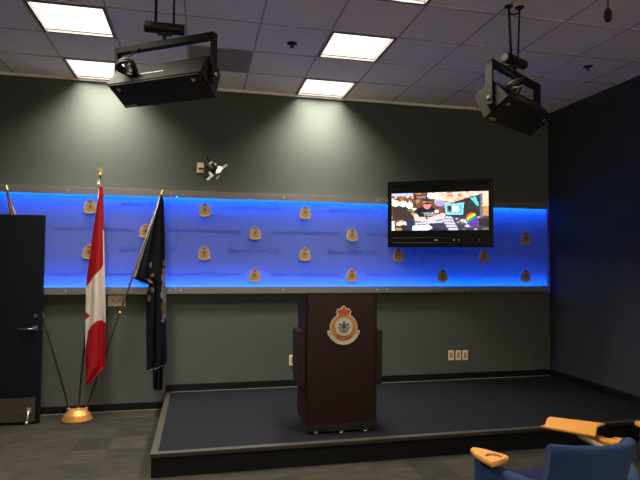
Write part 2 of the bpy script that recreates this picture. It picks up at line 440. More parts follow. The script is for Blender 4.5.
def small_crest(loc, label):
    s = .142
    t = thing('crest_plaque', label, 'crest', loc, 0, 'gold crests mounted on the blue wall panel')
    bm = new(); prism(bm, bell(s), -.018, -.002); obj('rim', bm, 'spale', t)
    bm = new(); prism(bm, [(x*.84, z*.78-.002) for x, z in bell(s)], -.022, -.018); obj('wreath', bm, 'sgold', t)
    bm = new(); prism(bm, [(x*s, z*s) for x, z in ((-.13, .33), (.13, .33), (.17, .42), (.11, .485), (0, .51), (-.11, .485), (-.17, .42))], -.024, -.018); obj('crown', bm, 'sred', t)
    bm = new(); annulus(bm, 0, .0*s, .21*s, .25*s, 0, 359.9, -.024, -.022); obj('ring', bm, 'sring', t)
    bm = new(); prism(bm, [(x*s, z*s) for x, z in ((-.06, -.17), (.06, -.17), (.05, -.04), (.15, -.02), (.09, .07), (.12, .09), (0, .20), (-.12, .09), (-.09, .07), (-.15, -.02), (-.05, -.04))], -.024, -.022); obj('tree', bm, 'green', t)
    bm = new(); annulus(bm, 0, .02*s, .43*s, .53*s, 222, 318, -.0235, -.018, 16); obj('scroll', bm, 'spale', t)
    return t
colx = [.195, .776, 1.410, 1.981, 2.567, 3.141, 3.733, 4.315, 4.886, 5.477]
rowz = [2.222, 1.970, 1.732, 1.482]
CR = [(0, 0, 'gold crest peeking out left of the top of the red and white flag'),
      (0, 2, 'gold crest almost hidden behind the left edge of the red and white flag'),
      (1, 1, 'gold crest partly hidden behind the pole side of the navy flag'),
      (1, 3, 'gold crest low on the panel, covered by the hanging navy flag'),
      (2, 0, 'gold crest in the top row of the panel, below the wall spotlight'),
      (2, 2, 'gold crest in the third row, first to the right of the navy flag'),
      (3, 1, 'gold crest in the second row, first to the right of the navy flag'),
      (3, 3, 'gold crest in the bottom row, first to the left of the podium'),
      (4, 0, 'gold crest in the top row of the panel, above the left side of the podium'),
      (4, 2, 'gold crest in the third row, right above the podium top left corner'),
      (5, 1, 'gold crest in the second row, between the podium and the television'),
      (5, 3, 'gold crest in the bottom row, just above the podium top right part'),
      (6, 2, 'gold crest directly under the left corner of the television'),
      (7, 3, 'gold crest in the bottom row, below the middle of the television'),
      (8, 2, 'gold crest directly under the right corner of the television'),
      (9, 1, 'gold crest right of the television, upper of the two near the corner'),
      (9, 3, 'gold crest at the right end of the panel, lower of the two near the corner')]
c0 = None
for c, r, lab in CR:
    p = (1.364+(colx[c]-1.364)*.992, -.1035, 1.649+(rowz[r]-1.649)*.992)
    if c0 is None: c0 = small_crest(p, lab)
    else: copy_tree(c0, p, 0, lab)

# ------------------------------------------------------------------ television on a swing arm
tv_c = Vector((4.072, -.490, 2.216)); yaw, tilt = math.radians(-29.4), math.radians(1.8)
tv = thing('television', 'black flat television on a swing arm showing a man at a desk', 'television', (4.60, 0, 2.15))
ax = Vector((math.cos(yaw), math.sin(yaw), 0)); nv = Vector((math.sin(yaw), -math.cos(yaw), 0)); up = Vector((0, 0, 1))*math.cos(tilt)+nv*math.sin(tilt)
fwd = ax.cross(up)      # points out of the screen
mxw = Matrix.Translation(tv_c-Vector((4.60, 0, 2.15))) @ Matrix((ax, -fwd, up)).transposed().to_4x4()
W2, H2 = .600, .390
def tvobj(name, bm, m, parent=tv): xform(bm, mxw); return obj(name, bm, m, parent)
sx0, sx1, sz0, sz1 = -.552, .548, -.276, .335     # active screen, local
bm = new()
box(bm, -W2, sx0, -.02, .05, -H2, H2, .004); box(bm, sx1, W2, -.02, .05, -H2, H2, .004)
box(bm, sx0, sx1, -.02, .05, sz1, H2, .004); box(bm, sx0, sx1, -.02, .05, -H2+.055, sz0, .004)
tvobj('bezel', bm, 'tvblack')
bm = new(); box(bm, sx0, sx1, -.026, .05, -H2, -H2+.058, .006); tvobj('speaker_bar', bm, 'tvblack')
bm = new(); box(bm, -W2+.03, W2-.03, .05, .09, -H2+.03, H2-.03, .01); tvobj('back_housing', bm, 'black')
bm = new(); box(bm, sx0, sx1, -.012, .04, sz0, sz1); scr = tvobj('screen', bm, 'tvblack')
for x, w in ((-.05, .030), (.16, .010), (.215, .010)):
    bm = new(); box(bm, x, x+w, -.022, -.019, -.311, -.302); tvobj('bezel_mark', bm, 'mark')
bm = new(); box(bm, .44, .452, -.022, -.019, -.312, -.304); tvobj('standby_light', bm, 'redmark')
# picture on the screen: a letterboxed film still laid out in picture columns and rows
NX, NZ = 150, 62
def blob(x, y, cx, cy, rx, ry): return ((x-cx)/rx)**2+((y-cy)/ry)**2 < 1
def inpoly(x, y, P):
    c = False; n = len(P)
    for i in range(n):
        (x1, y1), (x2, y2) = P[i], P[(i+1) % n]
        if (y1 > y) != (y2 > y) and x < (x2-x1)*(y-y1)/(y2-y1)+x1: c = not c
    return c
rnd = random.Random(3)
clutter = []
for k in range(70):
    clutter.append((rnd.uniform(0, 44), rnd.uniform(0, 30), rnd.uniform(1, 3.4), rnd.uniform(.8, 2.4), rnd.choice([(190, 130, 75), (150, 95, 60), (60, 45, 45), (225, 190, 150), (40, 35, 50), (205, 150, 95), (250, 240, 230)])))
for k in range(60):
    clutter.append((rnd.uniform(46, 97), rnd.uniform(-1, 11), rnd.uniform(1, 4), rnd.uniform(.5, 1.5), rnd.choice([(245, 230, 215), (225, 140, 90), (200, 90, 60), (255, 250, 245), (170, 150, 150), (240, 200, 170)])))
desk = []
for k in range(40):
    desk.append((rnd.uniform(58, 97), rnd.uniform(25, 39), rnd.uniform(1, 3), rnd.uniform(.5, 1.4), rnd.choice([(210, 215, 235), (250, 250, 255), (90, 80, 95), (160, 130, 120), (60, 60, 90), (200, 170, 150)])))
def picture(x, y):
    """x 0..96.5, y 0..39 in the film still (y down) -> sRGB"""
    c = (128, 92, 68) if y < 22 else (58, 52, 66)
    if x > 44 and y < 12: c = (232, 205, 185)
    for cx, cy, rx, ry, col in clutter:
        if blob(x, y, cx, cy, rx, ry): c = col
    if x < 22 and y < 3: c = (196, 204, 232)
    if 23 < x < 37 and 2 < y < 7: c = (66, 50, 50) if not (26 < x < 35 and 3 < y < 6) else (160, 140, 140)
    if 37 < x < 50 and 0.5 < y < 6.5: c = (250, 250, 235)
    if 45 < x < 53 and 8 < y < 14: c = (176, 170, 222)
    if 1 < x < 20 and 14 < y < 28: c = (44, 42, 58) if (int(x*1.3)+int(y*.7)) % 3 else (112, 88, 74)
    for cx, cy, rx in ((4, 10.5, 4), (12, 11, 3.6), (18.6, 13, 3.6)):
        if blob(x, y, cx, cy, rx, 3.4): c = (250, 250, 248)
    if blob(x, y, 18.5, 18, 1.8, 1.4): c = (40, 170, 120)
    if x < 3 and 29 < y: c = (240, 240, 245)
    if blob(x, y, 8, 32, 3.4, 2) or blob(x, y, 14.5, 31.5, 3, 1.8): c = (255, 246, 226)
    if blob(x, y, 7, 37.5, 4, 1.6): c = (190, 150, 80)
    # desk
    if y > 28 and x > 15: c = (52, 60, 98)
    if inpoly(x, y, [(15, 28), (97, 24), (97, 40), (60, 40)]): c = (70, 70, 100)
    for cx, cy, rx, ry, col in desk:
        if blob(x, y, cx, cy, rx, ry) and y > 25: c = col
    if inpoly(x, y, [(22, 34), (38, 33), (42, 36), (38, 39), (21, 39)]): c = (246, 247, 252)
    if inpoly(x, y, [(24, 31), (52, 29), (53, 31), (24, 33)]): c = (205, 212, 235)
    if inpoly(x, y, [(50, 26), (60, 24), (68, 39), (58, 39)]): c = (215, 216, 230) if int(y) % 3 else (120, 120, 140)
    # dark board
    if inpoly(x, y, [(54, 13), (90, 2.5), (89.5, 26), (72, 23)]): c = (40, 46, 52)
    if inpoly(x, y, [(88.5, 2.5), (91, 2.5), (90.5, 27), (88.5, 27)]): c = (140, 130, 140)
    if x > 91 and y < 25: c = (236, 214, 190) if y < 15 else (205, 160, 110)
    for q in range(3):
        if inpoly(x, y, [(79+q*1.9, 7-q*.5), (80.6+q*1.9, 6.6-q*.5), (87.5, 14), (86, 15)]): c = (92, 226, 236)
    # monitor
    if inpoly(x, y, [(54, 12.5), (73, 11), (72, 23.5), (55, 23)]): c = (168, 228, 242)
    if inpoly(x, y, [(55.5, 13.5), (71.5, 12.2), (71, 22), (56.5, 21.8)]): c = (110, 200, 222)
    if 61 < x < 68 and 14 < y < 20.5: c = (240, 244, 248)
    if 57 < x < 61 and 14 < y < 20: c = (52, 60, 80)
    # man
    if inpoly(x, y, [(23, 20), (26, 16.5), (32, 14.5), (41, 14.5), (48, 18.5), (50, 22), (46, 27), (26, 27)]): c = (30, 26, 44)
    if 32 < x < 45 and 20.5 < y < 24 and int(x*1.2) % 3 and int(y*2) % 4: c = (198, 198, 210)
    if inpoly(x, y, [(22.5, 22), (26, 21.5), (28, 25), (40, 25.5), (52, 21), (55, 23), (52, 27.5), (40, 30), (24, 29.5)]): c = (250, 212, 206)
    if blob(x, y, 36, 26.6, 1.4, 1.2): c = (50, 40, 50)
    if blob(x, y, 46, 19.5, 2.4, 1.8): c = (248, 220, 214)
    if blob(x, y, 36.6, 11.6, 4.1, 5.4): c = (232, 164, 150)
    if blob(x, y, 36.8, 7.6, 4.2, 2.0): c = (78, 52, 50)
    if 33 < x < 40.6 and 10 < y < 12.2: c = (22, 16, 30)
    if 34.5 < x < 38 and 14.4 < y < 15.0: c = (170, 90, 90)
    # rainbow flag
    if inpoly(x, y, [(75.5, 24), (79, 21.5), (83, 22), (87, 27), (86, 35), (80, 36.5), (76, 33)]):
        k = (x-75)*.42+(y-22)*.62
        c = [(226, 40, 40), (240, 120, 40), (250, 220, 60), (60, 170, 80), (50, 90, 210), (120, 60, 170)][max(0, min(5, int(k*.62)))]
    if x > 87 and 28 < y < 35: c = (34, 32, 44)
    return c
bm = new(); cl = bm.loops.layers.float_color.new('pic')
iz0, iz1 = -.193, .247
gv = [[bm.verts.new((sx0+(sx1-sx0)*i/NX, -.0135, iz1+(iz0-iz1)*j/NZ)) for i in range(NX+1)] for j in range(NZ+1)]
for j in range(NZ):
    for i in range(NX):
        f = bm.faces.new((gv[j][i], gv[j+1][i], gv[j+1][i+1], gv[j][i+1]))
        g_ = rnd.gauss(0, 9); col = srgb(*[max(0, min(255, q+g_)) for q in picture((i+.5)/NX*96.5+rnd.uniform(-.3, .3), (j+.5)/NZ*39+rnd.uniform(-.3, .3))])
        col = tuple(1.3*q**1.3 for q in col[:3])+(1,)
        for l in f.loops: l[cl] = col
pm = bpy.data.materials.new('lit television picture'); pm.use_nodes = True
pb = pm.node_tree.nodes['Principled BSDF']; va = pm.node_tree.nodes.new('ShaderNodeVertexColor'); va.layer_name = 'pic'
pb.inputs['Base Color'].default_value = (.01, .01, .01, 1); pb.inputs['Roughness'].default_value = .3
pm.node_tree.links.new(va.outputs['Color'], pb.inputs['Emission Color']); pb.inputs['Emission Strength'].default_value = 1.15
M['pic'] = pm
xform(bm, mxw); obj('picture', bm, 'pic', scr)
# arm
bm = new(); box(bm, -.09, .09, -.125, -.115, -.14, .14, .003); box(bm, -.03, .03, -.30, -.125, -.03, .03)
box(bm, -.07, -.05, -.116, 0, -.14, .14); box(bm, .05, .07, -.116, 0, -.14, .14)
e = tv_c-Vector((4.60, 0, 2.15))+fwd*-.11
tube(bm, [(0, -.28, 0), (-.20, -.36, .02), tuple(e)], .022, 8)
obj('swing_arm', bm, 'black', tv)

# ------------------------------------------------------------------ podium
pc = (2.574, -1.555, PZ)
po = thing('podium', 'dark mahogany podium with a gold crest standing on the stage', 'podium', pc)
hw = .315; yf, yb = -.21, .21; zt = 1.378-PZ; zb = 1.235-PZ
prof = [(yf, .085), (yb-.05, .085), (yb, .14), (yb, zb-.02), (yf, zt-.012)]
def rounded_body(bm, prof, hw, r=.022):
    # vertical front edges rounded: a plan-shaped extrusion cut by the side profile
    n = 5
    loops = []
    xs = []
    for k in range(n+1):
        a = PI/2*k/n; xs.append((-hw+r-r*math.sin(a), r-r*math.cos(a)))
    xs = xs[::1]
    secs = [(-hw+r-r*math.sin(PI/2*k/n), r-r*math.cos(PI/2*k/n)) for k in range(n, -1, -1)]
    secs = secs+[(-x, d) for x, d in secs[::-1]]
    rings = []
    for x, d in secs:
        rings.append([bm.verts.new((x, y+(d if y == yf else 0), z)) for y, z in prof])
    for a, b in zip(rings, rings[1:]):
        m_ = len(prof)
        for k in range(m_): f = bm.faces.new((a[k], a[(k+1) % m_], b[(k+1) % m_], b[k]))
    bm.faces.new(rings[0][::-1]); bm.faces.new(rings[-1])
    bmesh.ops.recalc_face_normals(bm, faces=bm.faces)
bm = new(); rounded_body(bm, prof, hw); obj('body', bm, 'wood', po)
bm = new(); prism(bm, [(yf-.004, zt-.012), (yb+.01, zb-.02), (yb+.01, zb), (yf-.004, zt+.004)], -hw-.003, hw+.003, 'x')
bmesh.ops.bevel(bm, geom=bm.edges[:], offset=.004, segments=2, affect='EDGES')
obj('reading_top', bm, 'wooddark', po)
bm = new(); box(bm, -hw+.018, hw-.018, yf+.018, yb-.06, .012, .085, .012); obj('plinth', bm, 'plinth', po)
for x, y in ((-.22, yf+.03), (.0, yf+.03), (.22, yf+.03), (-.22, yb-.09), (.22, yb-.09)):
    bm = new(); lathe(bm, [(.020, 0), (.024, .003), (.024, .010), (.016, .012)], 16, (x, y-.004, .0005)); obj('foot', bm, 'chrome', po)
for sgn in (-1, 1):
    bm = new()
    x0, x1 = sorted((sgn*(hw+.001), sgn*(hw+.058)))
    prism(bm, [(yf+.03, 1.048-PZ), (yb-.06, 1.048-PZ), (yb-.06, .66-PZ), (yb-.14, .58-PZ), (yf+.03, .58-PZ)], x0, x1, 'x')
    bmesh.ops.bevel(bm, geom=bm.edges[:], offset=.005, segments=2, affect='EDGES')
    w = obj('side_leaf', bm, 'wooddark', po)
    bm = new(); box(bm, min(x0, x1)+.01, max(x0, x1)-.01, yf+.06, yb-.09, 1.048-PZ, 1.055-PZ); obj('hinge', bm, 'black', w)
# emblem on the front
s = .262; ez = 1.112-PZ+.005; ey = yf
def em(bm): bmesh.ops.translate(bm, vec=(.008, ey, ez-.03), verts=bm.verts); return bm
def sc(P): return [(x*s, z*s) for x, z in P]
bm = new(); prism(bm, sc(crest_outline()), -.010, .001); eb = obj('emblem', em(bm), 'pale', po)
bm = new(); prism(bm, sc(arc(0, -.02, .435, 0, 354, 60)), -.014, -.009); obj('wreath', em(bm), 'gold', eb)
bm = new()
for k in range(34):
    a = math.radians(62-(k*304/33)); r = .447
    cx, cz = r*math.cos(a), -.02+r*math.sin(a)
    prism(bm, sc(arc(cx, cz, .030, 0, 300, 6)), -.015, -.009)
obj('wreath_beads', em(bm), 'pale', eb)
bm = new()
for k in range(22):
    a = math.radians(50-(k*280/21)); 
    for r in (.345, .395):
        cx, cz = r*math.cos(a+r), -.02+r*math.sin(a+r)
        P = [(cx+.045*math.cos(a+.9), cz+.045*math.sin(a+.9)), (cx+.014*math.cos(a+2.5), cz+.014*math.sin(a+2.5)), (cx-.045*math.cos(a+.9), cz-.045*math.sin(a+.9)), (cx-.014*math.cos(a+2.5), cz-.014*math.sin(a+2.5))]
        prism(bm, sc(P), -.0175, -.013)
obj('wreath_leaves', em(bm), 'gold', eb)
bm = new(); prism(bm, sc(arc(0, .02, .265, 0, 354, 48)), -.016, -.012); obj('medallion', em(bm), 'greyblue', eb)
bm = new(); annulus(bm, 0, .02*s, .262*s, .298*s, 0, 359.9, -.019, -.012, 48); obj('medallion_ring', em(bm), 'pale', eb)
bm = new()
for z, w in ((.06, .17), (-.02, .20), (-.10, .17), (-.165, .10)):
    P1, P2 = [], []
    for k in range(13):
        x = -w+2*w*k/12; y = z+.018*math.cos(k*PI/3)
        P1.append((x, y+.017)); P2.append((x, y-.017))
    prism(bm, sc(P1+P2[::-1]), -.0185, -.015)
obj('waves', em(bm), 'ink', eb)
bm = new(); prism(bm, sc([(-.02, -.15), (.02, -.15), (.02, -.02), (.09, -.03), (.035, .05), (.075, .05), (.03, .12), (.05, .12), (0, .23), (-.05, .12), (-.03, .12), (-.075, .05), (-.035, .05), (-.09, -.03), (-.02, -.02)]), -.021, -.016); obj('tree', em(bm), 'green', eb)
for q in (-1, 1):
    bm = new(); prism(bm, sc([(q*.20, .10), (q*.10, .13), (q*.06, .07), (q*.17, .06)]), -.019, -.015); obj('red_charge', em(bm), 'red', eb)
obj('crown', em(crown_bm(s, -.016, -.009)), 'red', eb)
bm = new()
for x in (-.13, -.065, 0, .065, .13): prism(bm, sc(arc(x, .40, .02, 0, 300, 6)), -.0185, -.014)
for x in (-.11, 0, .11): prism(bm, sc([(x-.010, .44), (x+.010, .44), (x*.9+.010, .56), (x*.9-.010, .56)]), -.0185, -.014)
prism(bm, sc([(-.15, .37), (.15, .37), (.152, .395), (-.152, .395)]), -.0180, -.014)
obj('crown_trim', em(bm), 'gold', eb)
bm = new(); annulus(bm, 0, -.02*s, .470*s, .555*s, 208, 332, -.017, -.008, 24)
prism(bm, sc([(.44, -.26), (.52, -.24), (.56, -.12), (.50, -.10), (.47, -.17)]), -.015, -.008); prism(bm, sc([(-.44, -.26), (-.52, -.24), (-.56, -.12), (-.50, -.10), (-.47, -.17)]), -.015, -.008)
obj('scroll', em(bm), 'pale', eb)
for x, z in ((-.095, -.36), (.095, -.36), (0, -.30), (-.445, -.19), (.445, -.19), (0, -.42), (-.2, -.31), (.2, -.31)):
    bm = new(); prism(bm, sc(arc(x, z, .026, 0, 300, 6)), -.0195, -.008); obj('stud', em(bm), 'ink', eb)

# ------------------------------------------------------------------ flags
fs = thing('flag_stand', 'bronze gold oval flag stand holding three leaning flagpoles', 'flag stand', (.158, -.275, 0))
bm = new(); lathe(bm, [(.150, 0), (.154, .010), (.150, .020), (.128, .060), (.126, .068), (.118, .073), (.105, .090), (.088, .108), (.075, .114), (.0005, .116)], 40, sx=1, sy=.80)
obj('base', bm, 'bronze', fs)
bm = new(); box(bm, -.118, .118, -.012, .012, .06, .082, .008); obj('ridge', bm, 'bronze', fs)
for x, y, tx in ((-.078, .012, -.24), (.008, .012, .07), (.078, .018, .27)):
    bm = new(); tube(bm, [(x, y, .085), (x+tx*.035, y, .126)], .016, 14); obj('socket', bm, 'bronze', fs)
bm = new(); box(bm, -.095, -.062, -.040, -.022, .10, .13, .006); obj('tag', bm, 'chrome', fs)

def interp(rows, z):
    for (z0, a0, b0), (z1, a1, b1) in zip(rows, rows[1:]):
        if z0 >= z >= z1:
            k = (z0-z)/(z0-z1) if z0 > z1 else 0
            return a0+(a1-a0)*k, b0+(b1-b0)*k
    return rows[-1][1:]
def cloth(name, rows, y0, y1, folds, amp, colf, mats, parent, o0, nu=64, nv=150, phase=0.):
    bm = new(); zt_, zb_ = rows[0][0], rows[-1][0]
    g = []
    for j in range(nv+1):
        z = zt_+(zb_-zt_)*j/nv; a, b = interp(rows, z); row = []
        k = min(1, .12+1.6*j/nv)
        for i in range(nu+1):
            u = i/nu
            x = a+(b-a)*u
            w = math.sin(u*folds*2*PI+phase+1.1*math.sin(z*2.3+phase))+.30*math.sin(u*folds*3.1*PI+2.1+z*1.7)
            y = y0+(y1-y0)*j/nv+amp*k*w
            x += .25*amp*k*math.cos(u*folds*2*PI+phase)*math.sin(u*PI)
            row.append(bm.verts.new((x-o0[0], y-o0[1], z-o0[2])))
        g.append(row)
    for j in range(nv):
        for i in range(nu):
            f = bm.faces.new((g[j][i], g[j+1][i], g[j+1][i+1], g[j][i+1])); f.smooth = True
            z = zt_+(zb_-zt_)*(j+.5)/nv; a, b = interp(rows, z)
            f.material_index = colf((i+.5)/nu, z, a+(b-a)*(i+.5)/nu)
    o = obj(name, bm, mats, parent)
    md = o.modifiers.new('thickness', 'SOLIDIFY'); md.thickness = .003
    return o
def flag(name, label, p0, p1, fin):
    """p0 foot of the pole in its socket, p1 pole tip"""
    t = thing(name, label, 'flag', p0)
    a = Vector((0, 0, 0)); b = Vector(p1)-Vector(p0); d = b.normalized()
    bm = new(); tube(bm, [a, b*.52, b], [.0105, .0105, .009], 12); obj('pole', bm, 'pole', t)
    bm = new(); tube(bm, [b*.43, b*.442], .0122, 12); obj('pole_joint', bm, 'finial', t)
    bm = new()
    if fin == 'star':
        tube(bm, [b-d*.02, b+d*.012, b+d*.02, b+d*.03], [.017, .017, .009, .013], 12)
        P = []
        for k in range(10):
            r = .036 if k % 2 == 0 else .016; an = PI/2+k*PI/5; P.append((b.x+d.x*.055+r*math.cos(an), b.z+d.z*.055+r*math.sin(an)))
        prism(bm, P, b.y-.006, b.y+.006)
    else:
        tube(bm, [b-d*.03, b, b+d*.015, b+d*.03, b+d*.05], [.016, .016, .010, .014, .002], 12)
    obj('finial', bm, 'finial', t)
    return t

# red and white flag
f1 = flag('canadian_flag', 'red and white maple leaf flag hanging on the middle star topped pole', (.166, -.263, .10), (.322, -.242, 2.545), 'star')
rows = [(2.425, .318, .350), (2.36, .322, .360), (2.02, .282, .372), (1.63, .244, .392), (1.355, .217, .402), (1.30, .222, .405), (.92, .219, .420), (.62, .226, .430), (.545, .232, .425), (.46, .238, .345), (.368, .238, .252)]
def canada(u, z, x):
    top = 1.37+(x-.217)*1.35          # sloping edge of the upper red bar
    if u > .86 and 1.00 < z < 1.96: return 1 if u > .90 or z < 1.6 else 0
    if z > top: return 0
    bot = 1.02 if u > .55 else (.88+.25*u)
    if z > bot:
        # visible points of the leaf in the folds
        if x < .255 and abs(z-1.07) < .045-(x-.215)*.9: return 0
        if u > .84 and 1.02 < z < 1.11: return 0
        return 1
    if u < .12 and z > .72 and (z-.72) > u*1.2: return 1
    return 0
cloth('cloth', rows, -.272, -.325, 1.35, .030, canada, ['fred', 'fwhite'], f1, (.166, -.263, .10), 72, 240, .6)
bm = new(); q = Vector((.322, -.242, 2.545))-Vector((.166, -.263, .10)); dq = q.normalized()
lathe(bm, [(.006, -.008), (.016, 0), (.006, .01)], 12, tuple(q-dq*.10+Vector((-.014, -.01, 0)))); tube(bm, [q-dq*.085+Vector((-.018, -.01, .02)), q-dq*.11+Vector((0, -.012, 0))], .006, 8)
obj('flag_clip', bm, 'finial', f1)

# navy flag
f2 = flag('police_flag', 'navy flag with gold crest hanging from the pole leaning right', (.238, -.257, .10), (.946, -.205, 2.375), 'spear')
rows = [(2.34, .922, .958), (2.30, .912, .968), (1.90, .802, .990), (1.46, .676, .998), (1.455, .676, .998), (1.43, .735, .999), (1.392, .832, 1.0), (1.34, .822, 1.004), (1.22, .815, 1.014), (.90, .812, 1.018), (.56, .824, 1.036), (.515, .826, 1.006), (.462, .828, .998), (.458, .892, .998), (.275, .896, 1.0), (.262, .93, .99)]
gold = [(.848, 1.60, .018, .035), (.872, 1.49, .016, .02), (.842, 1.42, .028, .03), (.832, 1.35, .02, .03), (.872, 1.33, .018, .03), (.84, 1.24, .02, .035), (.988, 1.62, .018, .03), (.985, 1.53, .02, .04), (.998, 1.38, .02, .03), (.994, 1.15, .034, .05), (1.0, 1.10, .03, .03)]
silv = [(.985, 1.46, .028, .045), (.995, 1.36, .03, .06), (.984, 1.28, .03, .05), (1.002, 1.22, .022, .05), (1.0, 1.05, .025, .03), (.985, 1.00, .02, .02)]
def vpd(u, z, x):
    if z > 1.47 and x < interp(rows, z)[0]+.016: return 1
    for cx, cz, rx, rz in gold:
        if blob(x, z, cx, cz, rx, rz) and math.sin(x*420)*math.sin(z*300+x*90) > -.35: return 2
    for cx, cz, rx, rz in silv:
        if blob(x, z, cx, cz, rx, rz) and math.sin(x*380+1)*math.sin(z*260-x*120) > -.3: return 3
    if z < .53 and x < .99 and abs(z-(.465+max(0, (x-.83))*.30)) < .006: return 3
    return 0
cloth('cloth', rows, -.226, -.215, 2.4, .026, vpd, ['fnavy', 'fwhite', 'fgold', 'fsilver'], f2, (.238, -.257, .10), 90, 260, 1.4)

# flag behind the door
f3 = flag('provincial_flag', 'red, white and blue flag mostly hidden behind the open dark door', (.084, -.263, .10), (-.575, -.225, 2.365), 'spear')
rows = [(2.33, -.578, -.560), (2.22, -.560, -.528), (2.10, -.545, -.474), (1.95, -.55, -.42), (1.5, -.54, -.36), (.9, -.53, -.38), (.6, -.50, -.40)]
def prov(u, z, x):
    if z > 1.55:
        k = (u*5+z*1.3) % 3
        return 0 if k < 1.35 else (1 if k < 2.1 else 2)
    return 1 if int(u*5+z*4) % 2 else 2
cloth('cloth', rows, -.225, -.21, 2.0, .018, prov, ['fred', 'fwhite', 'fblue'], f3, (.084, -.263, .10), 48, 110, .3)

# ------------------------------------------------------------------ loudspeakers
def loudspeaker(x, y, zc, yaw, tilt, label, coil, gap, turn):
    t = thing('loudspeaker', label, 'loudspeaker', (x, y, H+.006), 0, 'black ceiling hung loudspeakers')
    L, hf, hb, d, hy = .76, .205, .175, .169, .275
    ax = Vector((math.cos(yaw), math.sin(yaw), 0)); fw0 = Vector((math.sin(yaw), -math.cos(yaw), 0))
    fw = fw0*math.cos(tilt)-Vector((0, 0, 1))*math.sin(tilt); upv = Vector((0, 0, 1))*math.cos(tilt)+fw0*math.sin(tilt)
    o = Vector((0, 0, zc-H-.006))
    mx = Matrix.Translation(o) @ Matrix((ax, -fw, upv)).transposed().to_4x4()   # local: x axis, -y front, z up
    def prt(name, bm, m, parent=t, tm=mx): xform(bm, tm); return obj(name, bm, m, parent)
    bm = new()
    prism(bm, [(-d/2, hf/2), (d/2+.005, hb/2), (d/2+.028, hb/2-.03), (d/2+.028, -hb/2+.03), (d/2+.005, -hb/2), (-d/2, -hf/2-.022)], -L/2, L/2, 'x')
    bmesh.ops.bevel(bm, geom=bm.edges[:], offset=.004, segments=2, affect='EDGES')
    cab = prt('cabinet', bm, 'cab')
    bm = new(); box(bm, -L/2+.012, L/2-.012, -d/2-.008, -d/2+.001, -hf/2-.014, hf/2-.008, .003); gr = prt('grille', bm, 'grille')
    for sx in (-1, 1):
        bm = new(); box(bm, sx*(L/2-.075)-.012, sx*(L/2-.075)+.012, -d/2-.011, -d/2-.007, hf/2-.062, hf/2-.040, .002); prt('grille_screw', bm, 'brass', gr)
    bm = new(); box(bm, -L/2+.03, -L/2+.12, -d/2-.010, -d/2-.007, -hf/2-.008, -hf/2+.014, .001); prt('rating_plate', bm, 'slot', gr)
    bm = new()
    for k in range(9):
        bx = -.13+k*.022; box(bm, bx, bx+.013, .0, .006, hf/2-.013, hf/2-.0085)
    prt('badge', bm, 'mark', cab, Matrix.Translation(o) @ Matrix((ax, -fw, upv)).transposed().to_4x4() @ Matrix.Translation((.0, -.015, .003)))
    # yoke: vertical U bracket
    my = Matrix.Translation(o) @ Matrix.Rotation(yaw, 4, 'Z')
    bm = new()
    w = L/2+.008
    box(bm, -w-.022, -w, -.026, .026, -.050, hy); box(bm, w, w+.022, -.026, .026, -.050, hy); box(bm, -w-.022, w+.022, -.026, .026, hy-.034, hy+.006)
    yk = prt('yoke', bm, 'cab', t, my)
    for sx in (-1, 1):
        bm = new(); tube(bm, [(sx*(w+.021), 0, 0), (sx*(w+.034), 0, 0)], [.014, .012], 12); prt('pivot_bolt', bm, 'chrome', yk, my)
    # clamp, stem, rods, ceiling flanges
    mz = Matrix.Translation(o)
    bm = new(); tube(bm, [(-.135, 0, hy+.098), (-.130, 0, hy+.098), (.130, 0, hy+.098), (.135, 0, hy+.098)], [.034, .038, .038, .034], 20)
    mt = mz @ Matrix.Rotation(turn, 4, 'Z'); cl_ = prt('clamp_tube', bm, 'black', t, mt)
    bm = new(); tube(bm, [(-.136, 0, hy+.098), (-.139, 0, hy+.098)], .030, 16); prt('end_cap', bm, 'darksteel', cl_, mt)
    bm = new(); tube(bm, [(0, 0, hy-.012), (0, 0, hy+.07)], .014, 10); box(bm, -.05, .05, -.02, .02, hy+.052, hy+.064); lathe(bm, [(.02, 0), (.02, .012)], 8, (0, 0, hy-.010)); prt('stem', bm, 'black', t, mz)
    for sx in (-1, 1):
        bm = new(); tube(bm, [(sx*gap*math.cos(turn), sx*gap*math.sin(turn), hy+.12), (sx*gap, 0, -o.z)], .0075 if sx > 0 else .010, 10); prt('hanging_rod', bm, 'black', t, mz)
        bm = new(); lathe(bm, [(.030, -.010), (.034, -.004), (.034, -.0005)], 16, (sx*gap, 0, 0)); obj('ceiling_flange', bm, 'black', t)
    bm = new(); tube(bm, [(-gap, 0, -.055), (-.015, -.005, -.070), (.015, -.005, -.060), (gap, 0, -.045)], .008, 8); obj('cable_link', bm, 'black', t)
    # loop of speaker cable tied to the cabinet
    bm = new(); cx = coil
    for rr, dy_ in ((.064, 0), (.054, .014), (.059, -.014)):
        pts = [(cx+rr*math.cos(2*PI*k/24), -.005+dy_+.012*math.sin(4*PI*k/24), hf/2+.052+rr*math.sin(2*PI*k/24)) for k in range(25)]
        tube(bm, pts, .013, 8, cap=False)
    cc = prt('cable_coil', bm, 'black')
    bm = new(); pts = [(cx-.02, -.005, hf/2+.03), (cx+.02, -.02, hf/2+.06), (cx+.055, -.02, hf/2+.09)]; tube(bm, pts, .006, 8); prt('cable_tie', bm, 'slot', cc)
    bm = new(); a1 = mx @ Vector((cx, 0, hf/2+.10)); a2 = my @ Vector((cx*.95, 0, hy)); tube(bm, [a1, a2], .005, 8); obj('tie_cord', bm, 'black', t)
    return t
loudspeaker(1.100, -2.449, 2.886, math.radians(-33.7), math.radians(59.3), 'black loudspeaker hanging from the ceiling in the upper left, beside the light panels', -.20, .060, 0)
ls2 = loudspeaker(3.719, -2.591, 2.838, math.radians(31.8), math.radians(55), 'black loudspeaker hanging from the ceiling in the upper right, above the television', -.27, .047, .45)
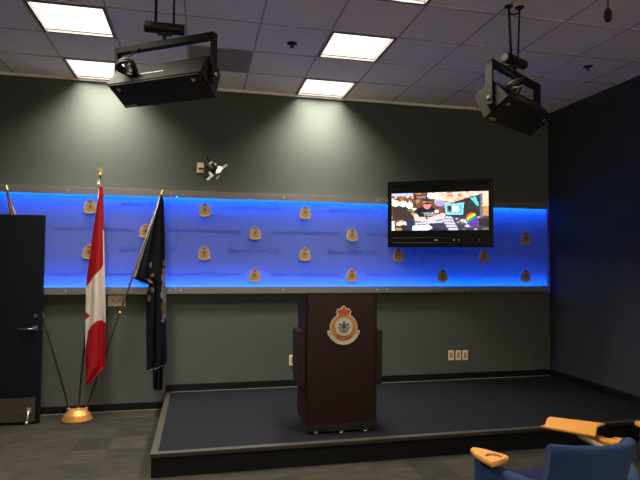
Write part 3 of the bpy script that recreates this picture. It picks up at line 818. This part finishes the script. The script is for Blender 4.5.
bm = new(); box(bm, .06, .20, -.20, -.08, -.005, .0); obj('ceiling_plate', bm, 'tile', ls2)

# hanging microphone
hm = thing('hanging_microphone', 'small dark hanging microphone with foam cover near the top right corner', 'microphone', (4.125, -3.10, H+.006))
mz0 = 3.338-H-.006
bm = new(); tube(bm, [(0, 0, 0), (.004, 0, mz0*.5), (0, 0, mz0+.10)], .008, 8); obj('cable', bm, 'cable', hm)
bm = new(); tube(bm, [(.007, -.004, mz0+.075), (.007, -.004, mz0+.18)], .003, 6); obj('hanger_wire', bm, 'steel', hm)
bm = new(); lathe(bm, [(.004, 0), (.017, .004), (.025, .018), (.027, .052), (.023, .080), (.013, .096), (.008, .104)], 16, (0, 0, mz0)); obj('foam_cover', bm, 'foam', hm)
bm = new(); lathe(bm, [(.02, -.008), (.03, -.003), (.03, -.0003)], 16); obj('ceiling_flange', bm, 'black', hm)

# wall spotlight
ws = thing('wall_spotlight', 'black spotlight with white barn door flaps fixed high on the back wall', 'spotlight', (1.355, 0, 2.71))
bm = new(); box(bm, -.038, .036, -.022, 0, -.058, .058, .004); obj('wall_plate', bm, 'plate', ws)
bm = new(); tube(bm, [(-.004, -.02, -.012), (.03, -.06, -.015), (.07, -.085, -.05), (.105, -.10, -.055)], .010, 8); lathe(bm, [(.016, 0), (.016, .02)], 10, (-.004, -.03, -.022)); obj('arm', bm, 'black', ws)
bm = new(); tube(bm, [(.03, -.10, -.10), (.05, -.11, -.125), (.10, -.115, -.11), (.135, -.115, -.075)], .012, 8); obj('yoke', bm, 'black', ws)
hd = Vector((.62, -.30, -.60)).normalized()
c1 = Vector((.075, -.09, .060)); c2 = Vector((.155, -.13, -.035))
bm = new(); tube(bm, [c1-hd*.02+Vector((-.012, 0, .03)), c1, c1+(c2-c1)*.35, c1+(c2-c1)*.4, c2, c2+(c2-c1)*.2], [.028, .033, .034, .052, .056, .056], 20); bd = obj('lamp_body', bm, 'black', ws)
bm = new(); box(bm, -.02, .02, -.004, .004, -.012, .012, .002); xform(bm, Matrix.Translation((.112, -.16, .035)) @ Matrix.Rotation(-.6, 4, 'Y')); obj('label_plate', bm, 'flap', bd)
bm = new(); box(bm, -.014, .014, -.004, .004, -.010, .010, .002); xform(bm, Matrix.Translation((.160, -.165, .022)) @ Matrix.Rotation(.5, 4, 'Y')); obj('label_plate', bm, 'flap', bd)
for nm, P, yy, m_ in (('lens', [(.165, -.085), (.185, .0), (.225, .0), (.245, -.02), (.215, -.07)], -.17, 'glowflap'), ('flap', [(.225, -.005), (.29, .035), (.30, .022), (.245, -.028)], -.15, 'steel'),  # the first piece is a white flap with glow added
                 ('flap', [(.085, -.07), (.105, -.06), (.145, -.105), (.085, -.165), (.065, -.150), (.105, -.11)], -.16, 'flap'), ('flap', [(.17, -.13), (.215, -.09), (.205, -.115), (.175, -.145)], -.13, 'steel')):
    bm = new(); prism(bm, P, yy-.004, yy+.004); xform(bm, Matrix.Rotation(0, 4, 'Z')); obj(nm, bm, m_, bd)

# wall outlets
def outlet(x, z, w, h, label, n, grp):
    t = thing('wall_outlet', label, 'outlet', (x, 0, z), 0, grp)
    bm = new(); box(bm, -w/2, w/2, -.008, 0, -h/2, h/2, .003); obj('cover_plate', bm, 'plate', t)
    for k in range(n):
        cx = (k-(n-1)/2)*.075
        if n == 1:
            bm = new(); box(bm, -.018, .018, -.0105, -.007, -.036, .036, .002); obj('socket', bm, 'slot', t)
        else:
            bm = new(); box(bm, cx-.020, cx+.020, -.0105, -.007, -.028, .028, .002); s_ = obj('socket', bm, 'plate', t)
            bm = new()
            for dx in (-.008, .008): box(bm, cx+dx-.003, cx+dx+.003, -.0115, -.010, -.006, .008)
            obj('slot', bm, 'slotdark', s_)
    return t
G = 'ivory wall outlets'
outlet(4.458, .487, .074, .122, 'left of the three ivory outlet plates low on the wall right of the podium', 1, G)
outlet(4.556, .485, .074, .122, 'middle of the three ivory outlet plates low on the wall right of the podium', 1, G)
outlet(4.650, .483, .074, .122, 'right of the three ivory outlet plates low on the wall right of the podium', 1, G)
outlet(2.440, .492, .074, .122, 'ivory outlet plate on the wall, half hidden behind the left of the podium', 1, G)
outlet(.480, 1.203, .185, .120, 'wide ivory double outlet under the blue panel, between the two flags', 2, G)

# ------------------------------------------------------------------ chairs
def spline(pts, n):
    out = []
    P = [Vector(p) for p in pts]
    for i in range(len(P)-1):
        a = P[max(i-1, 0)]; b = P[i]; c = P[i+1]; d = P[min(i+2, len(P)-1)]
        for k in range(n):
            t = k/n
            out.append(.5*((2*b)+(c-a)*t+(2*a-5*b+4*c-d)*t*t+(3*b-a-3*c+d)*t**3))
    out.append(P[-1]); return out
def wall_loft(bm, path, th, zb, zt, r=.02, leanf=None):
    """upholstered upright shell: rounded top section swept along a plan path"""
    n = len(path); rings = []
    for i, p in enumerate(path):
        d = (path[min(i+1, n-1)]-path[max(i-1, 0)]); d.z = 0; d.normalize(); nr = Vector((-d.y, d.x, 0))
        t = i/(n-1); z0, z1 = zb(t), zt(t); th_ = th(t) if callable(th) else th
        sec = [(-th_/2, z0), (-th_/2, (z0+z1)/2), (-th_/2, z1-r), (-th_/2+r*.3, z1-r*.3), (-th_/2+r, z1), (th_/2-r, z1), (th_/2-r*.3, z1-r*.3), (th_/2, z1-r), (th_/2, (z0+z1)/2), (th_/2, z0)]
        rings.append([bm.verts.new(p+nr*a+Vector((0, 0, z))+(leanf(z, t) if leanf else Vector())) for a, z in sec])
    m_ = len(rings[0])
    for a, b in zip(rings, rings[1:]):
        for k in range(m_):
            f = bm.faces.new((a[k], a[(k+1) % m_], b[(k+1) % m_], b[k])); f.smooth = True
    bm.faces.new(rings[0]); bm.faces.new(rings[-1][::-1])
    bmesh.ops.recalc_face_normals(bm, faces=bm.faces)
def plank(bm, outl, z0, z1, bev=.006):
    prism(bm, outl, z0, z1, 'z')
    es = [e for e in bm.edges if abs(e.verts[0].co.z-e.verts[1].co.z) < 1e-5]
    bmesh.ops.bevel(bm, geom=es, offset=bev, segments=2, affect='EDGES')
def pad_with_well(name, outl, wc, wr, z0, z1, parent):
    bm = new(); plank(bm, outl, z0, z1); p = obj(name, bm, 'orange', parent)
    # the cup well is cut into the pad
    cb = new(); bmesh.ops.create_cone(cb, cap_ends=True, segments=28, radius1=wr, radius2=wr, depth=.05)
    me = bpy.data.meshes.new('cut'); cb.to_mesh(me); cb.free(); co = bpy.data.objects.new('cut', me); COL.objects.link(co)
    co.location = (CH.x+wc[0], CH.y+wc[1], z1+.025-.012)
    md = p.modifiers.new('well', 'BOOLEAN'); md.object = co; md.operation = 'DIFFERENCE'; md.solver = 'EXACT'
    dg = bpy.context.evaluated_depsgraph_get(); dg.update()
    nm = bpy.data.meshes.new_from_object(p.evaluated_get(dg)); p.modifiers.clear(); p.data = nm
    bpy.data.objects.remove(co)
    bm = new(); tube(bm, [(wc[0], wc[1], z1-.0125), (wc[0], wc[1], z1-.0112)], wr*.97, 28); obj('cup_well', bm, 'wellwood', p)
    return p
CH = Vector((3.25, -3.75, 0))
def make_chair(label):
    t = thing('tub_chair', label, 'chair', CH, 0, 'blue upholstered tablet chairs')
    dx = -.05
    half = [(0, -.27), (.18, -.23), (.29, -.13), (.37, 0), (.42, .10), (.435, .25)]
    path = spline([(-.392, .165, 0), (-.378, .08, 0), (-.335, -.03, 0), (-.265, -.14, 0), (-.17, -.225, 0)]+[(x, y, 0) for x, y in half], 6)
    bm = new(); wall_loft(bm, path, .085, lambda q: .17, lambda q: .575+.035*abs(2*q-1)**2+.03*max(0, q-.5), .026); obj('tub_shell', bm, 'blue', t)
    # backrest
    bp = spline([(-.290, -.178, 0), (-.15, -.222, 0), (0, -.228, 0), (.115, -.195, 0), (.195, -.125, 0)], 8)
    def lean(z, q): return Vector((0, -.10*(z-.45)/.33, 0))
    bm = new(); wall_loft(bm, bp, .075, lambda q: .40, lambda q: .812-.018*q, .034, lean)
    for v in bm.verts:      # the lower part draws in
        k = max(0, min(1, (.66-v.co.z)/.2)); v.co.x *= 1-.16*k
    obj('backrest', bm, 'blue', t)
    bm = new(); prism(bm, [(-.30, -.10), (-.20, -.17), (.20, -.17), (.30, -.10), (.35, .05), (.34, .30), (.20, .36), (-.20, .36), (-.34, .30), (-.35, .05)], .33, .45, 'z')
    bmesh.ops.bevel(bm, geom=bm.edges[:], offset=.03, segments=3, affect='EDGES'); obj('seat', bm, 'bluedk', t)
    for sx in (-1, 1):
        for y in (-.16, .24):
            bm = new(); tube(bm, [(sx*.25, y, .335), (sx*.29, y+(.02 if y > 0 else -.02), 0)], [.022, .016], 10); obj('leg', bm, 'black', t)
    # wooden arm pads
    PL = [(-.38, .201), (-.366, .219), (-.345, .223), (-.305, .186), (-.255, .105), (-.235, .066), (-.246, .045), (-.28, .022), (-.33, -.002), (-.381, -.016), (-.392, .05), (-.397, .112)]
    pad_with_well('arm_pad', [(x+dx, y) for x, y in PL], (-.318+dx, .072), .043, .612, .637, t)
    PRr = [(.335, .235), (.352, .262), (.390, .255), (.445, .215), (.535, .155), (.530, .09), (.46, .075), (.40, .085), (.355, .15)]
    pad_with_well('arm_pad', [(x+dx+.02, y) for x, y in PRr], (.470+dx, .165), .043, .622, .650, t)
    # writing tablet
    TB = [(.104, .281), (.135, .295), (.160, .312), (.185, .340), (.215, .378), (.245, .415), (.281, .440)]
    TB += [(.340, .392), (.40, .344), (.46, .296), (.517, .249)]
    TB += [(.47, .236), (.43, .212), (.395, .175), (.365, .140), (.335, .105), (.292, .063)]
    TB += [(.245, .115), (.20, .172), (.15, .228)]
    bm = new(); plank(bm, [(x+dx, y) for x, y in TB], .695, .707, .004); tb = obj('writing_tablet', bm, 'orange', t)
    bm = new(); tube(bm, [(.30+dx, .24, .690), (.29+dx, .17, .668), (.33+dx, .09, .645), (.42+dx, .06, .60)], .015, 10); obj('tablet_bracket', bm, 'arm', t)
    return t
ch0 = make_chair('blue tub chair with orange writing tablet and arm pads in front of the stage')
copy_tree(ch0, (CH.x+1.285, CH.y+.245, 0), 0, 'blue tub chair at the right edge, only the orange tip of its arm pad showing')

# ------------------------------------------------------------------ world, camera, output
w = bpy.data.worlds.new('World'); SC.world = w; w.use_nodes = True
w.node_tree.nodes['Background'].inputs['Color'].default_value = (.02, .02, .02, 1)
w.node_tree.nodes['Background'].inputs['Strength'].default_value = 1

cam = bpy.data.cameras.new('camera'); co = bpy.data.objects.new('camera', cam); COL.objects.link(co)
cam.sensor_width = 36; cam.lens = 536.9/640*36; cam.clip_start = .05
y_, p_, r_ = math.radians(-12.589), math.radians(2.296), math.radians(-.430)
Rz = Matrix.Rotation(y_, 3, 'Z'); Rx = Matrix.Rotation(p_, 3, 'X'); Ry = Matrix.Rotation(r_, 3, 'Y')
Rm = Rz @ Rx @ Ry
X_, Yv, Z_ = Rm.col[0], Rm.col[1], Rm.col[2]
Mc = Matrix((X_, Z_, -Yv)).transposed().to_4x4(); Mc.translation = Vector((1.3639, -6.2665, 1.6491))
co.matrix_world = Mc
SC.camera = co
SC.view_settings.view_transform = 'Standard'; SC.view_settings.look = 'None'
SC.view_settings.exposure = 0; SC.view_settings.gamma = 1; SC.view_settings.use_curve_mapping = False
